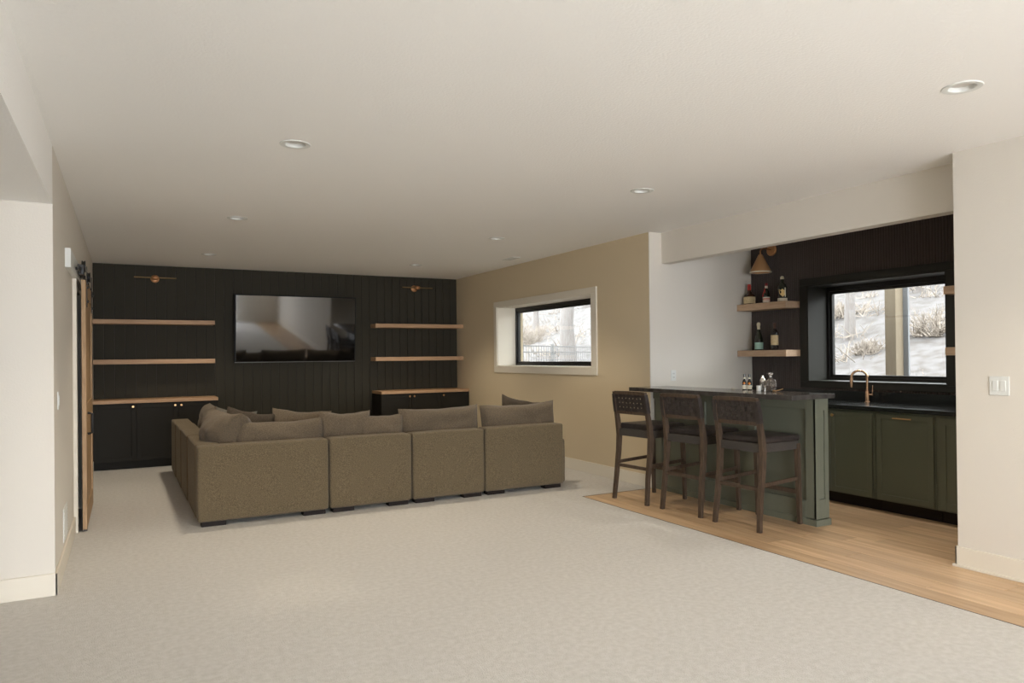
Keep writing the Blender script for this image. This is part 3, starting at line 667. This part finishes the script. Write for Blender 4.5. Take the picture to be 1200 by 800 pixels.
t = bottle('liquor_bottle', 'tall dark bottle with golden shield emblem on the upper shelf', 'bottle', (XB, 5.53, SU), [(.044, 0), (.048, .006), (.049, .16), (.038, .185), (.017, .205), (.015, .235), (.020, .24), (.020, .262), (.006, .275)], M['darkglass'],
       [(.0495, .006, .038, M['cream2'])], [([(.0205, .245), (.021, .262), (.014, .277), (.004, .28)], M['foil'])], G)
sh = MB(); vsn = []
for (y, z) in ((.036, .135), (.020, .125), (0, .138), (-.012, .125), (-.026, .118), (-.026, .075), (-.005, .05), (.020, .07), (.034, .09)):
    vsn.append((y, z))
f1 = [sh.bm.verts.new((-math.sqrt(max(.0503**2-y*y, 0)), y, z)) for y, z in vsn]; c0 = sh.bm.verts.new((-.0512, .003, .095))
f2 = [sh.bm.verts.new((-math.sqrt(max(.0485**2-y*y, 0)), y, z)) for y, z in vsn]
for i in range(len(f1)): sh.bm.faces.new((f1[i], f1[(i+1) % len(f1)], c0)); sh.bm.faces.new((f1[i], f2[i], f2[(i+1) % len(f1)], f1[(i+1) % len(f1)]))
sh.build('shield_emblem', M['goldfoil'], t); t.rotation_euler = (0, 0, .75)
MB().box(-.044, -.040, -.034, -.022, .05, .15, mtx=None).build('side_strip', M['cream2'], t)
G = 'bottles on the lower bar shelf'
bottle('sparkling_wine_bottle', 'green sparkling wine bottle with pale foil neck and aqua label', 'bottle', (XB, 5.873, SL), [(.042, 0), (.045, .006), (.045, .12), (.038, .16), (.019, .215), (.0155, .25), (.0155, .30)], M['darkglass'],
       [(.0455, .012, .09, M['aqua'])], [([(.0175, .21), (.0165, .255), (.0165, .275), (.020, .28), (.021, .298), (.017, .312), (.008, .318)], M['foil'])], G)
bottle('wine_bottle', 'dark wine bottle with tall cream label on the lower shelf', 'bottle', (XB, 5.645, SL), [(.036, 0), (.0385, .006), (.0385, .19), (.030, .215), (.0155, .235), (.0145, .29)], M['wineglass'],
       [(.039, .055, .165, M['cream'])], [([(.0155, .235), (.0155, .288), (.017, .29), (.017, .30), (.012, .302)], mat('wine_capsule', (.10, .045, .03), .4))], G)
ZT = 1.089; G = 'small bottles on the bar top'
for (x, y, lb) in ((5.075, 4.912, 'small dark bottle with orange emblem on the bar, left of its twin'), (5.085, 4.858, 'small dark bottle with orange emblem on the bar, right of its twin')):
    t = bottle('mixer_bottle', lb, 'bottle', (x, y, ZT), [(.018, 0), (.0195, .004), (.0195, .07), (.016, .085), (.0085, .10), (.008, .135)], M['wineglass'],
       [(.0198, .008, .045, M['cream2']), (.0090, .104, .118, M['cream2'])], [([(.0095, .124), (.0098, .144), (.007, .147)], M['wineglass'])], G)
    e_ = MB().box(-.0213, -.019, -.013, .009, .058, .066).box(-.0213, -.019, -.008, .004, .052, .074).build('emblem', M['orange'], t); e_.rotation_euler = (0, 0, .55)
t = thing('candle_tin', 'small round white candle tin standing in front of the shaker', 'candle', (5.04, 4.705, ZT))
MB().lathe([(.020, 0), (.021, .002), (.021, .045), (.020, .047), (.001, .047)], 20).build('tin', M['white'], t, True)
MB().lathe([(.0008, .046), (.0008, .056)], 6).build('wick', M['iron'], t)
t = thing('cocktail_shaker', 'polished steel cocktail shaker on the bar top', 'shaker', (5.085, 4.70, ZT))
MB().lathe([(.018, 0), (.020, .004), (.025, .085)], 24).build('shaker_cup', M['steel'], t, True)
MB().lathe([(.0255, .085), (.024, .10), (.014, .118)], 24).build('strainer_lid', M['steel'], t, True)
MB().lathe([(.0145, .118), (.0145, .132), (.008, .138)], 20).build('cap', M['steel'], t, True)
t = thing('glass_decanter', 'square cut glass decanter with a flared stopper on the bar top', 'decanter', (5.075, 4.60, ZT))
MB().lathe([(.036, 0), (.038, .004), (.038, .088), (.030, .098), (.013, .106), (.012, .120), (.018, .124)], 32, square=.9).build('decanter_body', mat('smoky_glass', (.55, .50, .45), .05, trans=.85, ior=1.45), t, True)
MB().lathe([(.009, .122), (.010, .135), (.026, .160), (.028, .166), (.020, .170)], 8).build('stopper', M['glass'], t)
MB().lathe([(.030, .006), (.030, .045), (.028, .048)], 24, square=.9).build('spirit', M['brownglass'], t, True)
t = thing('bar_spoon', 'little brass bar tool lying on the bar top', 'bar tool', (5.05, 4.475, ZT))
MB().tube([(-.03, .03, .004), (0, 0, .016), (.02, -.02, .026)], .004, 8).build('handle', M['brass'], t, True)
MB().lathe([(.004, 0), (.011, .004), (.013, .012), (.011, .013), (.003, .004)], 14, (-.035, .036, 0)).build('bowl', M['brass'], t, True)
t = thing('small_dish', 'tiny white dish near the wall end of the bar top', 'dish', (5.05, 5.03, ZT))
MB().lathe([(.012, 0), (.014, .002), (.024, .010), (.025, .012), (.022, .011), (.01, .004)], 24).build('bowl', M['cream2'], t, True)

# ------------------------------------------------------------------ outdoors
def hz(x, y):
    base = .75+max(0, x-9)*.30+.35*noise.noise(Vector((x*.12, y*.12, 0)))+.10*noise.noise(Vector((x*.6, y*.6, 3)))
    return base
b = MB(); nx_, ny_ = 60, 90; X0, X1, Y0, Y1 = 6.95, 60, -25, 75; g = []
for i in range(nx_+1):
    x = X0+(X1-X0)*(i/nx_)**1.6
    g.append([b.bm.verts.new((x, Y0+(Y1-Y0)*j/ny_, hz(x, Y0+(Y1-Y0)*j/ny_))) for j in range(ny_+1)])
for i in range(nx_):
    for j in range(ny_): b.bm.faces.new((g[i][j], g[i+1][j], g[i+1][j+1], g[i][j+1]))
o = b.build('ground', M['snow'], None, True); o['kind'] = 'structure'; o['label'] = 'snowy hillside with leaf litter outside the windows'; o['category'] = 'ground'
struct('ground_yard', MB().box(5.4, 7.1, YS+.2, 75, -.1, .85), M['snow'], 'snow covered ground beside the house wall')
struct('ground_patio', MB().box(-15, 15, -20, YR-.25, -.2, -.05), mat('pale_concrete', (.35, .345, .335), .9), 'pale concrete patio behind the camera')

def tree(x, y, h, r, seed, label, m=None, cr=.20):
    rnd = random.Random(seed); z0 = hz(x, y)-.1
    t = thing('bare_tree', label, 'tree', (x, y, z0), 0, 'bare winter trees on the hillside')
    pts = [Vector((0, 0, 0))]
    for k in range(1, 9): pts.append(Vector((rnd.uniform(-.12, .12)*k*.3, rnd.uniform(-.12, .12)*k*.3, h*k/8)))
    MB().tube(pts, [r*(1.25 if k == 0 else 1-.1*k) for k in range(9)], 12).build('trunk', m or M['bark'], t, True)
    br = MB()
    def grow(p_, d, L, rr, lv):
        q = p_+d*L; mid = p_+d*L*.5+Vector((rnd.uniform(-1, 1), rnd.uniform(-1, 1), rnd.uniform(-1, 1)))*L*.08
        br.tube([p_, mid, q], [rr, rr*.75, rr*.45], 5, False)
        if lv:
            for _ in range(4):
                dd = (d+Vector((rnd.uniform(-1, 1), rnd.uniform(-1, 1), rnd.uniform(-.4, .8)))*.8).normalized()
                grow(p_.lerp(q, rnd.uniform(.35, 1)), dd, L*.62, rr*.5, lv-1)
    for _ in range(13):
        k = rnd.uniform(2.4, 7.6); i = int(k); p_ = pts[i].lerp(pts[min(i+1, 8)], k-i); a = rnd.uniform(0, 2*PI)
        grow(p_, Vector((math.cos(a), math.sin(a), rnd.uniform(.1, .7))).normalized(), h*cr, r*.33, 3)
    br.build('branches', M['twig'], t)
def along(u, dist):   # ray direction helper used to choose sensible spots outdoors
    d = fw+r2*((u-CX)/FPX); d.z = 0; d.normalize(); return d.x*dist, d.y*dist
spots = [(666, 19, 10, .20, 1, 'thick pale trunk tree seen through the right wall window'), (628, 30, 8, .13, 2, 'thin bare tree at the left of the right wall window'), (688, 34, 9, .16, 3, 'bare tree at the right of the right wall window'),
         (996, 16, 8, .10, 4, 'slim bare tree left of the porch post in the bar window'), (1018, 24, 8, .15, 5, 'bare tree just left of the porch post on the slope'), (1078, 19, 8, .11, 6, 'slim bare tree right of the porch post'), (1098, 27, 9, .16, 7, 'bare tree at the right edge of the bar window'), (985, 31, 8, .17, 8, 'bare tree up the slope at the left edge of the bar window')]
for (u, dist, h, r, sd, lb) in spots:
    x, y = along(u, dist); tree(x, y, h, r, sd, lb)
rt_ = random.Random(5)
for (u, dist) in ((600, 38), (614, 46), (641, 42), (655, 50), (678, 45), (698, 38), (975, 40), (989, 46), (1004, 36), (1024, 44), (1066, 38), (1088, 45), (1108, 40)):
    x, y = along(u, dist); tree(x, y, rt_.uniform(9, 12), rt_.uniform(.08, .14), 40+u, cr=.10, label='distant bare tree high on the slope seen through the '+('right wall window' if u < 800 else 'bar window'))
def shrub(u, dist, size, sd, label):
    rnd = random.Random(sd); x, y = along(u, dist); t = thing('dry_shrub', label, 'shrub', (x, y, hz(x, y)-.05), 0, 'dry shrubs on the hillside')
    b = MB()
    for _ in range(90):
        a = rnd.uniform(0, 2*PI); e = rnd.uniform(.2, 1.4); d = Vector((math.cos(a)*math.cos(e), math.sin(a)*math.cos(e), math.sin(e)))
        L = size*.62*rnd.uniform(.5, 1); p0 = Vector((rnd.uniform(-1, 1)*size*.3, rnd.uniform(-1, 1)*size*.3, 0))
        b.tube([p0, p0+d*L*.5+Vector((rnd.uniform(-.1, .1), rnd.uniform(-.1, .1), 0)), p0+d*L], [.014, .009, .004], 4, False)
        for _k in range(4):
            q = p0+d*L*rnd.uniform(.4, 1); d2_ = (d+Vector((rnd.uniform(-1, 1), rnd.uniform(-1, 1), rnd.uniform(-.5, 1)))).normalized()
            b.tube([q, q+d2_*L*.35], [.006, .003], 4, False)
    b.build('stems', M['brush'], t)
for (u, dist, s_, sd, lb) in ((1017, 14.5, .55, 11, 'dry shrub between the faucet and the porch post'), (1092, 15, .8, 12, 'larger dry shrub at the right side of the bar window'), (1086, 11, .4, 13, 'low dry shrub right of the porch post'),
                              (990, 18, .7, 14, 'dry shrub at the left side of the bar window'), (680, 15.5, .6, 15, 'dry shrub beside the trunk in the right wall window'), (622, 26, 1.3, 16, 'big dry shrub at the upper left of the right wall window'), (1012, 21, .8, 17, 'dry shrub higher up the slope left of the post')):
    shrub(u, dist, s_, sd, lb)
sr_ = random.Random(9); bb = MB()
for i in range(70):
    u = sr_.choice((sr_.uniform(976, 1034), sr_.uniform(1064, 1112), sr_.uniform(608, 696))); x, y = along(u, sr_.uniform(14, 36)); z = hz(x, y)-.03; sz = sr_.uniform(.25, .6)
    for _ in range(34):
        a_ = sr_.uniform(0, 2*PI); e = sr_.uniform(.1, 1.3); d = Vector((math.cos(a_)*math.cos(e), math.sin(a_)*math.cos(e), math.sin(e)))
        p0 = Vector((x+sr_.uniform(-1, 1)*sz, y+sr_.uniform(-1, 1)*sz, z)); bb.tube([p0, p0+d*sz*sr_.uniform(.4, 1)], [.012, .004], 3, False)
o = bb.build('dry_brush', M['brush']); o['kind'] = 'stuff'; tag(o, 'low tangles of pale dry brush scattered over the snowy hillside', 'brush')
# porch post
px_, py_ = along(1048, 9.6)
t = thing('porch_post', 'square timber porch post outside the bar window', 'post', (px_, py_, .2))
MB().box(-.07, .07, -.07, .07, 0, 3.6, bev=.006).build('timber', M['postwood'], t)
MB().box(.07, .10, -.13, .085, 0, 3.6, bev=.004).build('corner_board', M['postgrey'], t)
# metal fence running along the slope
fa, fb = (5.75, 11.45), (11.3, 15.1)
L_ = math.hypot(fb[0]-fa[0], fb[1]-fa[1]); ra = math.atan2(fb[1]-fa[1], fb[0]-fa[0])
t = thing('metal_fence', 'thin dark metal picket fence outside the windows', 'fence', (fa[0], fa[1], .56), ra)
for z in (.95, 1.07): MB().box(0, L_, -.012, .012, z-.012, z+.012).build('rail', M['fencemetal'], t)
x = 0
pk = MB()
while x < L_:
    pk.box(x-.005, x+.005, -.005, .005, .05, 1.07); x += .11
o = pk.build('pickets', M['fencemetal'], t); o['kind'] = 'stuff'
x = 0
while x < L_: MB().box(x-.025, x+.025, -.025, .025, 0, 1.12).build('fence_post', M['fencemetal'], t); x += 2.4
